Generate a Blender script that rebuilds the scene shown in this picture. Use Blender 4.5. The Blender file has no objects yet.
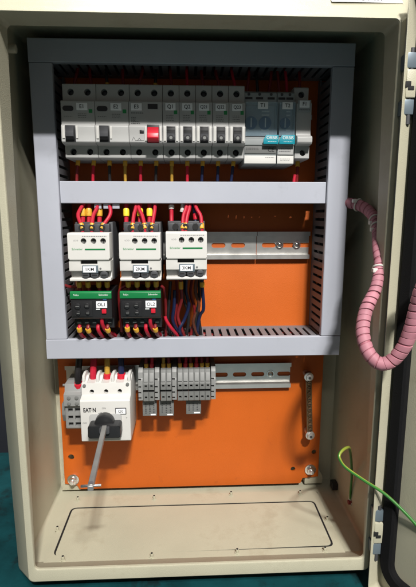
import bpy, bmesh, math, random
from mathutils import Vector, Matrix
random.seed(7)
R = math.radians
sc = bpy.context.scene
col = sc.collection
S = 0.001                      # everything below is written in millimetres

# ------------------------------------------------------------------ camera
cam_d = bpy.data.cameras.new("camera")
cam = bpy.data.objects.new("camera", cam_d); col.objects.link(cam)
cam_d.sensor_fit = 'VERTICAL'; cam_d.sensor_height = 36.0
cam_d.lens = 36.0 * 451.5 / 587.0
cam_d.clip_start = 0.01; cam_d.clip_end = 60
cam.location = (-8.85 * S, -585.94 * S, 27.87 * S)
cam.rotation_euler = (R(90) - 0.1733, 0, -0.0458)
sc.camera = cam

# ------------------------------------------------------------------ light
w = bpy.data.worlds.new("World"); sc.world = w; w.use_nodes = True
bg = w.node_tree.nodes['Background']
bg.inputs[0].default_value = (0.85, 0.82, 0.82, 1); bg.inputs[1].default_value = 0.13
sc.cycles.diffuse_bounces = 3

def lamp(name, loc, target, power, sx, sy, color):
    d = bpy.data.lights.new(name, 'AREA'); d.shape = 'RECTANGLE'
    d.size = sx; d.size_y = sy; d.energy = power; d.color = color
    o = bpy.data.objects.new(name, d); col.objects.link(o)
    o.location = loc
    o.rotation_euler = (Vector(target) - Vector(loc)).to_track_quat('-Z', 'Y').to_euler()
    return o
lamp("overhead_lamp", (0.36, -2.25, 2.05), (0, 0, 0), 126, .22, .08, (1, .97, .93))
lamp("overhead_lamp", (0.64, -2.25, 2.50), (0, 0, 0), 70, .36, .20, (1, .98, .95))
lamp("overhead_lamp", (-.45, -2.30, 2.10), (0, 0, 0), 5, .3, .2, (1, .98, .95))
lamp("overhead_lamp", (0.0, .02, 1.05), (0, -.02, 0), 1.6, .42, .06, (1, .99, .95)).data.spread = R(70)  # added lamp, low over the cabinet, only to brighten the top rim

sc.view_settings.view_transform = 'Standard'
sc.view_settings.look = 'None'
sc.view_settings.exposure = 0.0
sc.view_settings.gamma = 1.0
sc.view_settings.use_curve_mapping = False

# ------------------------------------------------------------------ materials
def mat(name, color, rough=.5, metal=0., var=.06, vscale=40., bump=0., bscale=900., spec=.5, alpha=None, trans=0., dirt=None):
    m = bpy.data.materials.new(name); m.use_nodes = True
    nt = m.node_tree; N = nt.nodes; L = nt.links
    b = N['Principled BSDF']
    b.inputs['Roughness'].default_value = rough
    b.inputs['Metallic'].default_value = metal
    b.inputs['Specular IOR Level'].default_value = spec
    tc = N.new('ShaderNodeTexCoord')
    nz = N.new('ShaderNodeTexNoise'); nz.inputs['Scale'].default_value = vscale; nz.inputs['Detail'].default_value = 5
    L.new(tc.outputs['Object'], nz.inputs['Vector'])
    rp = N.new('ShaderNodeValToRGB')
    c = Vector(color)
    lo = c * (1 - var); hi = c * (1 + var)
    rp.color_ramp.elements[0].color = (*lo, 1); rp.color_ramp.elements[0].position = .3
    rp.color_ramp.elements[1].color = (*hi, 1); rp.color_ramp.elements[1].position = .7
    L.new(nz.outputs['Fac'], rp.inputs['Fac'])
    out = rp.outputs['Color']
    if dirt:
        dz = N.new('ShaderNodeTexNoise'); dz.inputs['Scale'].default_value = dirt[1]; dz.inputs['Detail'].default_value = 8
        dz.inputs['Roughness'].default_value = .7
        L.new(tc.outputs['Object'], dz.inputs['Vector'])
        dr = N.new('ShaderNodeValToRGB'); dr.color_ramp.elements[0].position = dirt[2]; dr.color_ramp.elements[1].position = dirt[2] + .12
        dr.color_ramp.elements[0].color = (0, 0, 0, 1); dr.color_ramp.elements[1].color = (dirt[3],) * 3 + (1,)
        L.new(dz.outputs['Fac'], dr.inputs['Fac'])
        mx = N.new('ShaderNodeMixRGB'); mx.inputs['Color2'].default_value = (*dirt[0], 1)
        L.new(dr.outputs['Color'], mx.inputs['Fac']); L.new(out, mx.inputs['Color1']); out = mx.outputs['Color']
    L.new(out, b.inputs['Base Color'])
    rv = N.new('ShaderNodeMapRange'); rv.inputs['To Min'].default_value = max(.02, rough - .07); rv.inputs['To Max'].default_value = min(1, rough + .07)
    L.new(nz.outputs['Fac'], rv.inputs['Value']); L.new(rv.outputs['Result'], b.inputs['Roughness'])
    if bump:
        bz = N.new('ShaderNodeTexNoise'); bz.inputs['Scale'].default_value = bscale; bz.inputs['Detail'].default_value = 2
        L.new(tc.outputs['Object'], bz.inputs['Vector'])
        bp = N.new('ShaderNodeBump'); bp.inputs['Strength'].default_value = bump; bp.inputs['Distance'].default_value = .0006
        L.new(bz.outputs['Fac'], bp.inputs['Height']); L.new(bp.outputs['Normal'], b.inputs['Normal'])
    if trans:
        b.inputs['Transmission Weight'].default_value = trans
        b.inputs['IOR'].default_value = 1.2
    return m

M = {}
M['cream'] = mat('cream_powder_coat', (.405, .385, .285), .42, bump=.32, bscale=1100, var=.05, vscale=16, dirt=((.27, .225, .15), 17, .56, .32))
M['orange'] = mat('orange_paint', (.485, .094, .004), .5, bump=.25, bscale=900, var=.05, vscale=12, dirt=((.30, .055, .006), 55, .6, .45))
M['duct'] = mat('grey_trunking_pvc', (.37, .385, .435), .40, var=.04, vscale=9, bump=.06, bscale=200, dirt=((.27, .28, .305), 26, .57, .4))
M['ductin'] = mat('grey_trunking_body', (.15, .15, .16), .5, var=.05)
M['white'] = mat('white_plastic', (.58, .57, .54), .42, var=.02, bump=.1, bscale=1500)
M['grey'] = mat('light_grey_plastic', (.40, .40, .39), .45, var=.03, bump=.1, bscale=1500)
M['timer'] = mat('timer_grey_plastic', (.30, .32, .32), .4, var=.03)
M['midgrey'] = mat('mid_grey_plastic', (.15, .153, .147), .5, var=.07)
M['stop'] = mat('end_stop_grey', (.23, .232, .225), .5, var=.06)
M['darkgrey'] = mat('dark_grey_plastic', (.045, .046, .05), .5, var=.08)
M['black'] = mat('black_plastic', (.014, .014, .015), .38, var=.1)
M['toggle'] = mat('matte_black_toggle', (.035, .036, .04), .62, spec=.25, var=.08)
M['hole'] = mat('recess_shade_black', (.006, .006, .006), .8, var=.1)  # near-black colour paints in the shade of holes and slots
M['rubber'] = mat('black_foam_gasket', (.004, .004, .0045), .9, spec=.2, var=.15, vscale=200, bump=.5, bscale=1500)
M['label'] = mat('white_label', (.78, .79, .80), .5, var=.015)
M['ink'] = mat('black_ink', (.012, .012, .014), .6, var=.05)
M['inkgrey'] = mat('grey_ink', (.13, .13, .13), .6, var=.05)
M['inkgreen'] = mat('green_ink', (.01, .23, .06), .5, var=.05)
M['inkwhite'] = mat('white_ink', (.75, .78, .76), .5, var=.05)
M['green'] = mat('green_plastic', (.006, .16, .045), .4, var=.05)
M['redknob'] = mat('red_plastic', (.50, .012, .028), .36, var=.05)
M['teal'] = mat('teal_tag', (.0, .26, .34), .45, var=.05)
M['glass'] = mat('clear_blue_cover', (.50, .68, .80), .2, var=.05)
M['glass'].node_tree.nodes['Principled BSDF'].inputs['Alpha'].default_value = .16
M['tface'] = mat('timer_face', (.36, .40, .43), .5, var=.1)
M['blue'] = mat('blue_dial', (.02, .075, .19), .4, var=.1)
M['steel'] = mat('zinc_steel', (.70, .69, .66), .33, .8, var=.08, vscale=60, bump=.08, bscale=400)
M['steelb'] = mat('bright_steel', (.76, .75, .73), .2, 1., var=.05, vscale=80)
M['steeld'] = mat('dull_steel_rod', (.36, .355, .34), .5, .7, var=.08, vscale=60, bump=.1)
M['brass'] = mat('brass_busbar', (.20, .135, .075), .45, .8, var=.15, vscale=90)
M['hinge'] = mat('blue_grey_hinge', (.13, .165, .19), .4, .3, var=.06)
M['red'] = mat('red_wire', (.42, .011, .03), .48, spec=.35, var=.06)
M['dred'] = mat('dark_red_wire', (.17, .010, .012), .42, var=.08)
M['blue_w'] = mat('blue_wire', (.004, .009, .042), .45, var=.08)
M['black_w'] = mat('black_wire', (.012, .011, .012), .4, var=.08)
M['brown_w'] = mat('brown_wire', (.085, .022, .01), .45, var=.08)
M['yellow_w'] = mat('yellow_wire', (.42, .24, .03), .45, var=.06)
M['ferrule'] = mat('yellow_ferrule', (.62, .33, .03), .4, var=.05, dirt=((.12, .05, .01), 420, .58, .8))
M['yferrule'] = mat('bright_yellow_ferrule', (.85, .62, .04), .4, var=.05, dirt=((.2, .1, .01), 420, .60, .8))
M['tie'] = mat('white_nylon', (.62, .60, .56), .45, var=.04)
M['pink'] = mat('pink_wire_bundle', (.32, .10, .13), .6, var=.12, vscale=90)
M['wrap'] = mat('frosted_pink_wrap', (.39, .165, .20), .6, spec=.3, var=.2, vscale=60)
M['table'] = mat('teal_painted_top', (.002, .042, .048), .5, var=.35, vscale=22, bump=.5, bscale=160, dirt=((.004, .012, .013), 24, .54, .8))
M['wall'] = mat('dark_workshop_wall', (.018, .022, .03), .8, var=.15, vscale=6)
M['navy'] = mat('dark_blue_crate_plastic', (.004, .03, .06), .5, var=.1)

def gy_mat():
    m = bpy.data.materials.new('green_yellow_wire'); m.use_nodes = True
    N = m.node_tree.nodes; L = m.node_tree.links; b = N['Principled BSDF']
    uv = N.new('ShaderNodeAttribute'); uv.attribute_name = 'ring'
    rp = N.new('ShaderNodeValToRGB'); rp.color_ramp.interpolation = 'LINEAR'
    e = rp.color_ramp.elements
    e[0].position = .52; e[0].color = (.03, .15, .022, 1); e[1].position = .62; e[1].color = (.22, .26, .035, 1)
    L.new(uv.outputs['Fac'], rp.inputs['Fac']); L.new(rp.outputs['Color'], b.inputs['Base Color'])
    b.inputs['Roughness'].default_value = .35
    return m
M['gy'] = gy_mat()

# ------------------------------------------------------------------ builders
def world_mm(o):
    p = Vector((0, 0, 0))
    while o is not None:
        p += o.location / S; o = o.parent
    return p

class MB:
    def __init__(s): s.bm = bmesh.new()
    def box(s, x0, x1, y0, y1, z0, z1, bev=0., seg=2):
        mt = Matrix.Translation(((x0+x1)/2, (y0+y1)/2, (z0+z1)/2)) @ Matrix.Diagonal((abs(x1-x0), abs(y1-y0), abs(z1-z0), 1))
        g = bmesh.ops.create_cube(s.bm, size=1, matrix=mt)
        if bev:
            es = list({e for v in g['verts'] for e in v.link_edges})
            bmesh.ops.bevel(s.bm, geom=es, offset=bev, segments=seg, affect='EDGES', profile=.6)
        return s
    def cyl(s, c, r, h, axis='y', seg=20, r2=None, bev=0.):
        """cylinder from c along -axis for y (towards the viewer) or +axis otherwise, h long"""
        r2 = r if r2 is None else r2
        d = {'y': Vector((0, -1, 0)), 'x': Vector((1, 0, 0)), 'z': Vector((0, 0, 1))}[axis] if isinstance(axis, str) else Vector(axis).normalized()
        q = d.to_track_quat('Z', 'Y').to_matrix().to_4x4()
        mt = Matrix.Translation(Vector(c) + d*h/2) @ q
        g = bmesh.ops.create_cone(s.bm, cap_ends=True, segments=seg, radius1=r, radius2=r2, depth=h, matrix=mt)
        if bev:
            es = [e for e in {e for v in g['verts'] for e in v.link_edges} if max(len(f.verts) for f in e.link_faces) > 4]
            bmesh.ops.bevel(s.bm, geom=es, offset=bev, segments=2, affect='EDGES', profile=.5)
        return s
    def prism(s, poly, a0, a1, axis='x', bev=0., seg=2):
        """polygon extruded: axis x: poly (y,z); y: poly (x,z); z: poly (x,y)"""
        f = {'x': lambda p, a: (a, p[0], p[1]), 'y': lambda p, a: (p[0], a, p[1]), 'z': lambda p, a: (p[0], p[1], a)}[axis]
        A = [s.bm.verts.new(f(p, a0)) for p in poly]; B = [s.bm.verts.new(f(p, a1)) for p in poly]
        n = len(poly); fs = [s.bm.faces.new(A), s.bm.faces.new(B[::-1])]
        for i in range(n): fs.append(s.bm.faces.new((A[i], B[i], B[(i+1) % n], A[(i+1) % n])))
        bmesh.ops.recalc_face_normals(s.bm, faces=fs)
        if bev:
            es = list({e for f_ in fs for e in f_.edges})
            bmesh.ops.bevel(s.bm, geom=es, offset=bev, segments=seg, affect='EDGES', profile=.6)
        return s
    def sweep(s, pts, r, seg=10, closed=False, ring=False, squash=None):
        n = len(pts); P = [Vector(p) for p in pts]
        T = [((P[min(i+1, n-1)] - P[max(i-1, 0)]) if not closed else (P[(i+1) % n] - P[i-1])).normalized() for i in range(n)]
        u = T[0].orthogonal().normalized(); rows = []
        lay = s.bm.verts.layers.float.get('ring') or s.bm.verts.layers.float.new('ring')
        for i in range(n):
            u = (u - T[i]*u.dot(T[i])).normalized(); v = T[i].cross(u)
            rr = r(i/(n-1)) if callable(r) else r
            row = []
            for k in range(seg):
                a = 2*math.pi*k/seg
                q = s.bm.verts.new(P[i] + (u*math.cos(a) + v*math.sin(a))*rr)
                q[lay] = .5 + .5*math.sin(a*1 + i*.045)
                row.append(q)
            rows.append(row)
        for i in range(n if closed else n-1):
            A, B = rows[i], rows[(i+1) % n]
            for k in range(seg): s.bm.faces.new((A[k], A[(k+1) % seg], B[(k+1) % seg], B[k]))
        if not closed:
            s.bm.faces.new(rows[0][::-1]); s.bm.faces.new(rows[-1])
        return s
    def loft(s, rings, close_first=False, close_last=False):
        V = [[s.bm.verts.new(p) for p in r] for r in rings]
        n = len(V[0])
        for A, B in zip(V, V[1:]):
            for k in range(n): s.bm.faces.new((A[k], A[(k+1) % n], B[(k+1) % n], B[k]))
        if close_first: s.bm.faces.new(V[0][::-1])
        if close_last: s.bm.faces.new(V[-1])
        return s
    def mesh(s, name, origin=(0, 0, 0), recalc=True, angle=38):
        if recalc: bmesh.ops.recalc_face_normals(s.bm, faces=s.bm.faces)
        for v in s.bm.verts: v.co = (v.co - Vector(origin)) * S
        me = bpy.data.meshes.new(name); s.bm.to_mesh(me); s.bm.free()
        me.shade_smooth(); me.set_sharp_from_angle(angle=R(angle))
        return me
    def build(s, name, material, parent=None, loc=None, **k):
        """one mesh object; vertices given in world millimetres"""
        org = world_mm(parent) if parent else Vector(loc or (0, 0, 0))
        me = s.mesh(name, org, **k); me.materials.append(material)
        o = bpy.data.objects.new(name, me); col.objects.link(o)
        if parent: o.parent = parent
        else: o.location = org * S
        return o

def cut(o, cutters):
    """boolean the MB cutters (world mm) out of object o's mesh"""
    org = world_mm(o)
    me = cutters.mesh('cutter', org)
    c = bpy.data.objects.new('cutter', me); col.objects.link(c)
    c.location = org * S
    par = o.parent; loc = o.location.copy()
    o.parent = None; o.location = org * S
    m = o.modifiers.new('b', 'BOOLEAN'); m.operation = 'DIFFERENCE'; m.object = c; m.solver = 'EXACT'
    bpy.context.view_layer.update()
    dg = bpy.context.evaluated_depsgraph_get()
    nm = bpy.data.meshes.new_from_object(o.evaluated_get(dg))
    o.modifiers.clear()
    old = o.data; mats = list(old.materials); o.data = nm; nm.name = old.name
    if not nm.materials:
        for x in mats: nm.materials.append(x)
    nm.shade_smooth(); nm.set_sharp_from_angle(angle=R(38))
    bpy.data.objects.remove(c); bpy.data.meshes.remove(me); bpy.data.meshes.remove(old)
    o.parent = par; o.location = loc
    return o

def tag(o, label=None, cat=None, group=None, kind=None):
    if label: o['label'] = label
    if cat: o['category'] = cat
    if group: o['group'] = group
    if kind: o['kind'] = kind
    return o
def thing(name, loc, label, cat, group=None):
    o = bpy.data.objects.new(name, None); col.objects.link(o); o.empty_display_size = .01
    o.location = Vector(loc) * S
    return tag(o, label, cat, group)

def lettering(txt, size, c, parent, material, mtx=None, bold=0.0, sx=1.0, name='lettering'):
    """flat raised letters, centred on c (world mm), facing the viewer (-y) unless mtx is given"""
    cu = bpy.data.curves.new('t', 'FONT'); cu.body = txt; cu.size = size; cu.align_x = 'CENTER'; cu.align_y = 'CENTER'
    cu.extrude = .03; cu.offset = bold; cu.resolution_u = 3
    t = bpy.data.objects.new('t', cu); col.objects.link(t)
    bpy.context.view_layer.update()
    dg = bpy.context.evaluated_depsgraph_get()
    me = bpy.data.meshes.new_from_object(t.evaluated_get(dg))
    bpy.data.objects.remove(t); bpy.data.curves.remove(cu)
    mm = mtx or Matrix.Rotation(R(90), 3, 'X')
    org = world_mm(parent)
    for v in me.vertices:
        co = v.co.copy(); co.x *= sx
        v.co = ((mm @ co) + Vector(c) - org) * S
    me.materials.clear(); me.materials.append(material); me.name = name
    o = bpy.data.objects.new(name, me); col.objects.link(o); o.parent = parent
    return o

def copy_thing(o, dx=0, dy=0, dz=0):
    def rec(q, par):
        c = q.copy(); col.objects.link(c)
        if par: c.parent = par
        for ch in [x for x in bpy.data.objects if x.parent == q]: rec(ch, c)
        return c
    r = rec(o, None); r.location = o.location + Vector((dx, dy, dz)) * S
    return r

def smooth(pts, n=8):
    P = [Vector(p) for p in pts]; P = [P[0]*2 - P[1]] + P + [P[-1]*2 - P[-2]]
    out = []
    for i in range(1, len(P)-2):
        a, b, c, d = P[i-1:i+3]
        for k in range(n):
            t = k/n
            out.append(.5*((2*b) + (c-a)*t + (2*a-5*b+4*c-d)*t*t + (3*b-a-3*c+d)*t**3))
    out.append(P[-2]); return out

def wire(label, group, pts, r=1.9, m='red', marks=(), name='wire', fm='ferrule'):
    """one insulated wire; marks: (z or fraction position, length) printed sleeves"""
    path = smooth(pts, 7)
    o = MB().sweep(path, r, 9).build(name, M[m], loc=pts[0])
    tag(o, label, 'wire', group)
    for f, ln in marks:
        i = min(max(int(f*(len(path)-1)), 0), len(path)-2)
        a = path[i]; d = (path[i+1]-path[i]).normalized()
        p = [a - d*ln/2 + d*ln*k/6 for k in range(7)]
        MB().sweep(p, lambda t: (r*1.42 if .04 < t < .96 else r*1.3), 10).build('ferrule', M[fm], o)
    return o

def rrect(x0, x1, z0, z1, r, y, n=6):
    pts = []
    for cx, cz, a0 in ((x1-r, z1-r, 0), (x0+r, z1-r, 90), (x0+r, z0+r, 180), (x1-r, z0+r, 270)):
        for k in range(n+1):
            a = R(a0 + 90*k/n); pts.append((cx + r*math.cos(a), y, cz + r*math.sin(a)))
    return pts
def rr2(x0, x1, z0, z1, r, n=6): return [(p[0], p[2]) for p in rrect(x0, x1, z0, z1, r, 0, n)]

# ================================================================== SETTING
FLOOR = -357
b = MB().box(-1400, 1400, -1600, 150, -420, -376.5, 2)
tag(b.build('work_surface', M['table']), kind='structure')
b = MB().box(-3500, 3500, -4200, 3000, -1150, -1130)
tag(b.build('floor', M['wall']), kind='structure')
b = MB().box(-3500, 3500, 1500, 1520, -1130, 2600)
tag(b.build('wall', M['wall'], loc=(0, 1500, -1130)), 'dark workshop wall far behind the grey cabinet', 'wall')
b = MB()
b.box(-560, -215, 220, 520, -376, -330, 6).box(-550, -225, 230, 510, -330, -210, 4)
# ================================================================== ENCLOSURE
enc = thing('electrical_enclosure', (0, -60, -376), 'open cream steel electrical cabinet with black door seal, standing on the teal surface', 'cabinet')
A = (-173, 181.5, -343, 199); B = (-180.5, 188, -357.5, 206.5); O = (-201, 202, -375, 233); I = (-193.5, 200, FLOOR-3, 223)
def grow(q, d): return (q[0]-d, q[1]+d, q[2]-d, q[3]+d)
rings = [rrect(*grow(I, -.0), 4, 18), rrect(*I, 4, -126), rrect(*grow(A, 1), 5, -126), rrect(*A, 5, -127), rrect(*A, 5, -156.4), rrect(*grow(A, .5), 5, -157.6),
         rrect(*grow(A, 1.6), 5, -158), rrect(*grow(B, -1), 6, -158), rrect(*B, 6, -157.3), rrect(*grow(O, -1.2), 7, -131), rrect(*O, 7, -128.5), rrect(*O, 7, 18), rrect(*O, 7, 20)]
for rg in rings[2:4]:
    for k, p in enumerate(rg):
        if p[2] < -320: rg[k] = (p[0], -153.5 - (rings.index(rg) == 3), p[2])
for rg in rings[4:9]:
    for k, p in enumerate(rg):
        if p[2] > 199: rg[k] = (p[0], p[1] + (p[2]-199)*.85, p[2])
for i_ in range(9, 13):
    for k, p in enumerate(rings[i_]):
        if p[0] < -188:
            wt = min(1, max(0, O[3]-1-p[2])/6) ** .6 * (.1 + .9*max(0, p[2]-O[2])/(O[3]-O[2]))
            rings[i_][k] = (p[0] - 31*wt, p[1] + (62*wt if i_ < 11 else 0), p[2])
b = MB().loft(rings, close_first=True, close_last=True)
body = b.build('cabinet_body', M['cream'], enc, angle=21)
# raised floor plate with the almost cut-through knockout line
b = MB().prism([(-173, -134), (171, -134), (171, -14)] + [(171-8+8*math.cos(R(a)), -20+8*math.sin(R(a))) for a in (0, 30, 60, 90)] +
               [(-173+14+14*math.cos(R(a)), -26+14*math.sin(R(a))) for a in (90, 120, 150, 180)], FLOOR-2.6, FLOOR, 'z')
gl = b.build('gland_plate', M['cream'], enc)
def rr_xy(p, r):
    out = []; n = len(p)
    for i in range(n):
        a, q, c = Vector(p[i-1]), Vector(p[i]), Vector(p[(i+1) % n])
        u = (a-q).normalized(); v = (c-q).normalized()
        s0, s1 = q+u*r, q+v*r
        for k in range(5):
            t = k/4; out.append(tuple(s0*(1-t)**2 + q*2*t*(1-t) + s1*t*t))
    return out
cut(gl, MB().prism(rr_xy([(-165.9, -121.2), (161.6, -121.2), (161.6, -34.2), (-165.9, -34.2)], 8), FLOOR-1.8, FLOOR+2, 'z'))
b = MB().prism(rr_xy([(-163.4, -121.6), (-70, -121.5), (20, -120.4), (159.3, -118.6), (159.3, -37), (-163.4, -37)], 6.2), FLOOR-1.8, FLOOR-.05, 'z')
b.build('knockout_panel', M['cream'], gl)
b = MB().prism(rr_xy([(-165.8, -121.1), (161.5, -121.1), (161.5, -34.3), (-165.8, -34.3)], 8), FLOOR-1.79, FLOOR-.5, 'z')
b.build('knockout_groove', M['hole'], gl)  # black fill paints the shade in the narrow gap
for x, y in ((-161, -19), (-172, -78), (-152, -128), (-52, -128), (46, -126), (-57, -21), (49.5, -17), (146, -19), (167, -75), (148, -128)):
    b = MB().cyl((x, y, FLOOR), 3.2, 1, 'z', 6).cyl((x, y, FLOOR+.8), 1.8, 4.2, 'z', 12, bev=.3)
    sc_ = b.build('gland_screw', M['cream'], enc)
    MB().cyl((x, y, FLOOR+4.6), 1.3, .6, 'z', 10).build('screw_slot', M['hole'], sc_)
# peg and small fittings on the walls
MB().cyl((-199, -100, 188), 4.2, 24, 'x', 16, bev=.8).build('peg', M['cream'], enc)
MB().cyl((200, -67, -338), 3, 4, (-1, 0, 0), 12).build('wall_stud', M['dred'], enc)
MB().box(192, 200, -18, -6, -354, -344, 1).build('wall_hole_block', M['black'], enc)  # black block stands in for a dark hole low on the wall
for x0 in (-188, 158):
    b = MB().prism([(x0, -356), (x0+26, -356), (x0+26, -345), (x0+18, -330), (x0+8, -330), (x0, -345)], 3, 17.9, 'y', .6)
    b.build('mounting_bracket', M['cream'], enc)
b = MB().cyl((-184, 18, -337), 5, 2, 'y', 16); b.build('bracket_nut', M['cream'], enc)
# hinges between rim and door
for zc, nm in ((-304, 0), (141, 1)):
    h = 54
    b = MB().cyl((190.5, -166.5, zc-h/2-6), 2.2, h+10, 'z', 12)
    hg = b.build('hinge', M['darkgrey'], enc)
    for z0, z1 in ((zc-h/2+2, zc-h/2+15), (zc+h/2-13, zc+h/2)):
        MB().box(184.5, 195.5, -169, -157.5, z0, z1, 1.2).build('hinge_leaf', M['hinge'], hg)
    kb = MB().box(185.5, 196.5, -170, -158.5, zc-11, zc+13, 1.6).build('hinge_knuckle', M['cream'], hg)
    MB().box(184.8, 190, -170.4, -166, zc-2.5, zc+3, .8).box(187, 193, -170.3, -167, zc-5, zc-1, .8).build('knuckle_notch_shade', M['hole'], kb)  # dark boxes paint the shade of the knuckle's notch holes
# door: local frame (t along the door, h out of its inner face)
C0 = Vector((198.3, -160.5, 0)); D = Vector((.469, -.883, 0)); NN = Vector((-.883, -.469, 0))
def dmap(bm):
    for v in bm.verts: v.co = C0 + D*v.co.x + NN*(-v.co.y) + Vector((0, 0, v.co.z))
Wd = 398
b = MB().loft([rrect(1.6, Wd-1.6, -373, 223, 8, -.0), rrect(1.6, Wd-1.6, -373, 223, 8, -17.5), rrect(1, Wd-1, -373.6, 223.6, 9, -18), rrect(.3, Wd-.3, -374.2, 224.2, 9, -17.6),
               rrect(0, Wd, -374.5, 224.5, 9, -17), rrect(0, Wd, -374.5, 224.5, 9, 1), rrect(.6, Wd-.6, -374, 224, 8, 2)], True, True)
dmap(b.bm); door = b.build('door', M['cream'], enc)
b = MB().loft([rrect(4, Wd-4, -360, 210, 24, -.2), rrect(4, Wd-4, -360, 210, 24, -6), rrect(6, Wd-6, -358, 208, 22, -8), rrect(16, Wd-16, -348, 198, 14, -8), rrect(18, Wd-18, -346, 196, 12, -6), rrect(18, Wd-18, -346, 196, 12, -.2)])
dmap(b.bm); b.build('door_gasket', M['rubber'], door, recalc=True)
b = MB().prism([(60, -330), (150, -330), (150, -250), (60, -300)], -.2, -3, 'y', .4); dmap(b.bm)
b.build('document_holder', M['cream'], door)
# paper label on the sloping top edge, cut by the edge of the picture
sl = Vector((0, 21, 26)).normalized(); sn = Vector((0, -26, 21)).normalized(); so = Vector((0, -151, 206.5))
b = MB().box(124, 190, 0, .25, 14.5, 28)
for v in b.bm.verts: v.co = Vector((v.co.x, 0, 0)) + so + sl*v.co.z + sn*(v.co.y + .5)
pl = b.build('paper_label', M['label'], enc)
lettering('FUV RV', 8, so + sl*19.6 + sn*.85 + Vector((160, 0, 0)), pl, M['ink'], mtx=Matrix(((1, 0, 0), (0, sl.y, sn.y), (0, sl.z, sn.z))), bold=.1)

# ================================================================== MOUNTING PLATE
mp = thing('mounting_plate', (0, 0, -353), 'orange painted steel mounting plate at the back of the cabinet', 'mounting plate')
b = MB().prism([(-183, -344), (-166, -347), (-163, -353), (151, -353), (154, -345), (176.5, -343), (176.5, 212), (-183, 212)], 0, 2.5, 'y', .5)
plate = b.build('plate_sheet', M['orange'], mp)
cut(plate, MB().cyl((-172.2, 6, -303.8), 4.2, 12, 'y', 20).cyl((168.9, 6, -304.8), 3.4, 12, 'y', 20).cyl((139.6, 6, -330.3), 3.4, 12, 'y', 20))
for x, z in ((-170.8, -337.5), (164.5, -331.5)):
    bo = MB().cyl((x, 0, z), 8.2, 1.6, 'y', 28, bev=.4).cyl((x, -1.6, z), 5.6, 4.6, 'y', 6, bev=.6).build('bolt', M['steelb'], mp)
    MB().cyl((x, -6.2, z), 3.0, 4, 'y', 16, bev=.6).build('bolt_end', M['steel'], bo)

# ================================================================== DIN RAILS
def rail(label, x0, x1, zc, slots, screws):
    t = thing('din_rail', (x0, 0, zc), label, 'rail', 'steel rails screwed to the orange plate')
    y0 = -.2
    pr = [(y0, 13), (y0-6.3, 13), (y0-6.3, 17.5), (y0-7.3, 17.5), (y0-7.3, 12), (y0-1, 12), (y0-1, -12), (y0-7.3, -12), (y0-7.3, -17.5), (y0-6.3, -17.5), (y0-6.3, -13), (y0, -13)]
    o = MB().prism([(p[0], p[1]+zc) for p in pr], x0, x1, 'x').build('rail_profile', M['steel'], t)
    c = MB(); n = 0
    for s in slots:
        c.prism(rr2(s-9, s+9, zc-3, zc+3, 2.9, 4), 4, -4, 'y'); n += 1
    if n: cut(o, c)
    for s in screws:
        q = MB().cyl((s, -1.2, zc), 5.2, .8, 'y', 20).cyl((s, -2, zc), 4.2, 3.0, 'y', 20, r2=2.4, bev=.5).build('screw', M['steelb'], t)
        MB().box(s-2, s+2, -5.2, -4.8, zc-.5, zc+.5).build('screw_slot', M['darkgrey'], q)
    return t
rail('steel rail hidden behind the row of breakers', -146, 146, 131, [], [])
rail('long slotted steel rail carrying the three white contactors', -146, 80.6, -11.5, [-19, 6, 31.5, 57], [])
rail('short steel rail with two shiny screws, butted beside the right slotted duct', 81.2, 149.5, -11.4, [97, 122, 143.5], [111, 133.5])
rail('lower steel rail carrying the terminal blocks and isolator', -172, 130.5, -187, [36, 61, 86, 122], [103.5])

# ================================================================== CABLE DUCTS
def duct(label, x0, x1, z0, z1, sides, fy=-60, gap=10.):
    """sides: 'v' vertical run (slots on left/right), 'h' horizontal run"""
    t = thing('cable_trunking', ((x0+x1)/2, 0, (z0+z1)/2), label, 'cable duct', 'grey slotted cable ducts framing the switchgear')
    b = MB()
    yb = -1.2
    if sides == 'h':
        b.box(x0, x1, -3, yb+1, z0+1, z1-1)
        for zz in (z0+1, z1-2.6):
            b.box(x0, x1, -10, -3, zz, zz+1.6)
            n = int((x1-x0)/gap)
            for i in range(n):
                xa = x0 + i*gap + 1.2; b.box(xa, xa+6.6, fy+3, -10, zz, zz+1.6)
    else:
        b.box(x0+1, x1-1, -3, yb+1, z0, z1)
        for xx in (x0+1, x1-2.6):
            b.box(xx, xx+1.6, -10, -3, z0, z1)
            n = int((z1-z0)/gap)
            for i in range(n):
                za = z0 + i*gap + 1.2; b.box(xx, xx+1.6, fy+3, -10, za, za+6.6)
    b.build('slotted_channel', M['ductin'], t)
    # cover: shallow snap-on lid
    if sides == 'h':
        pr = [(fy+7, z0), (fy+.8, z0), (fy, z0+.8), (fy, z1-.8), (fy+.8, z1), (fy+7, z1), (fy+7, z1-1), (fy+1.5, z1-1.2), (fy+1.5, z0+1.2), (fy+7, z0+1)]
        b = MB().prism(pr, x0, x1, 'x')
        b.box(x0, x0+1, fy+1.5, -2, z0+1.2, z1-1.2).box(x1-1, x1, fy+1.5, -2, z0+1.2, z1-1.2)
    else:
        pr = [(x0, fy+7), (x0, fy+.8), (x0+.8, fy), (x1-.8, fy), (x1, fy+.8), (x1, fy+7), (x1-1, fy+7), (x1-1.2, fy+1.5), (x0+1.2, fy+1.5), (x0+1, fy+7)]
        b = MB().prism(pr, z0, z1, 'z')
    b.build('trunking_cover', M['duct'], t)
    return t
duct('top horizontal grey cable duct above the breaker row', -177, 177.2, 188.6, 212.7, 'h')
duct('left vertical grey cable duct beside the breakers and contactors', -177, -152.6, -117.5, 187.8, 'v')
duct('right vertical grey cable duct beside the pink cable', 153, 177.4, -117.5, 187.8, 'v')
md = duct('middle horizontal grey cable duct between breakers and contactors', -152.1, 152.5, 40.2, 64.9, 'h', fy=-55.5)
duct('bottom horizontal grey cable duct above the isolator and terminals', -177.2, 176.6, -142.6, -118.4, 'h')
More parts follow.
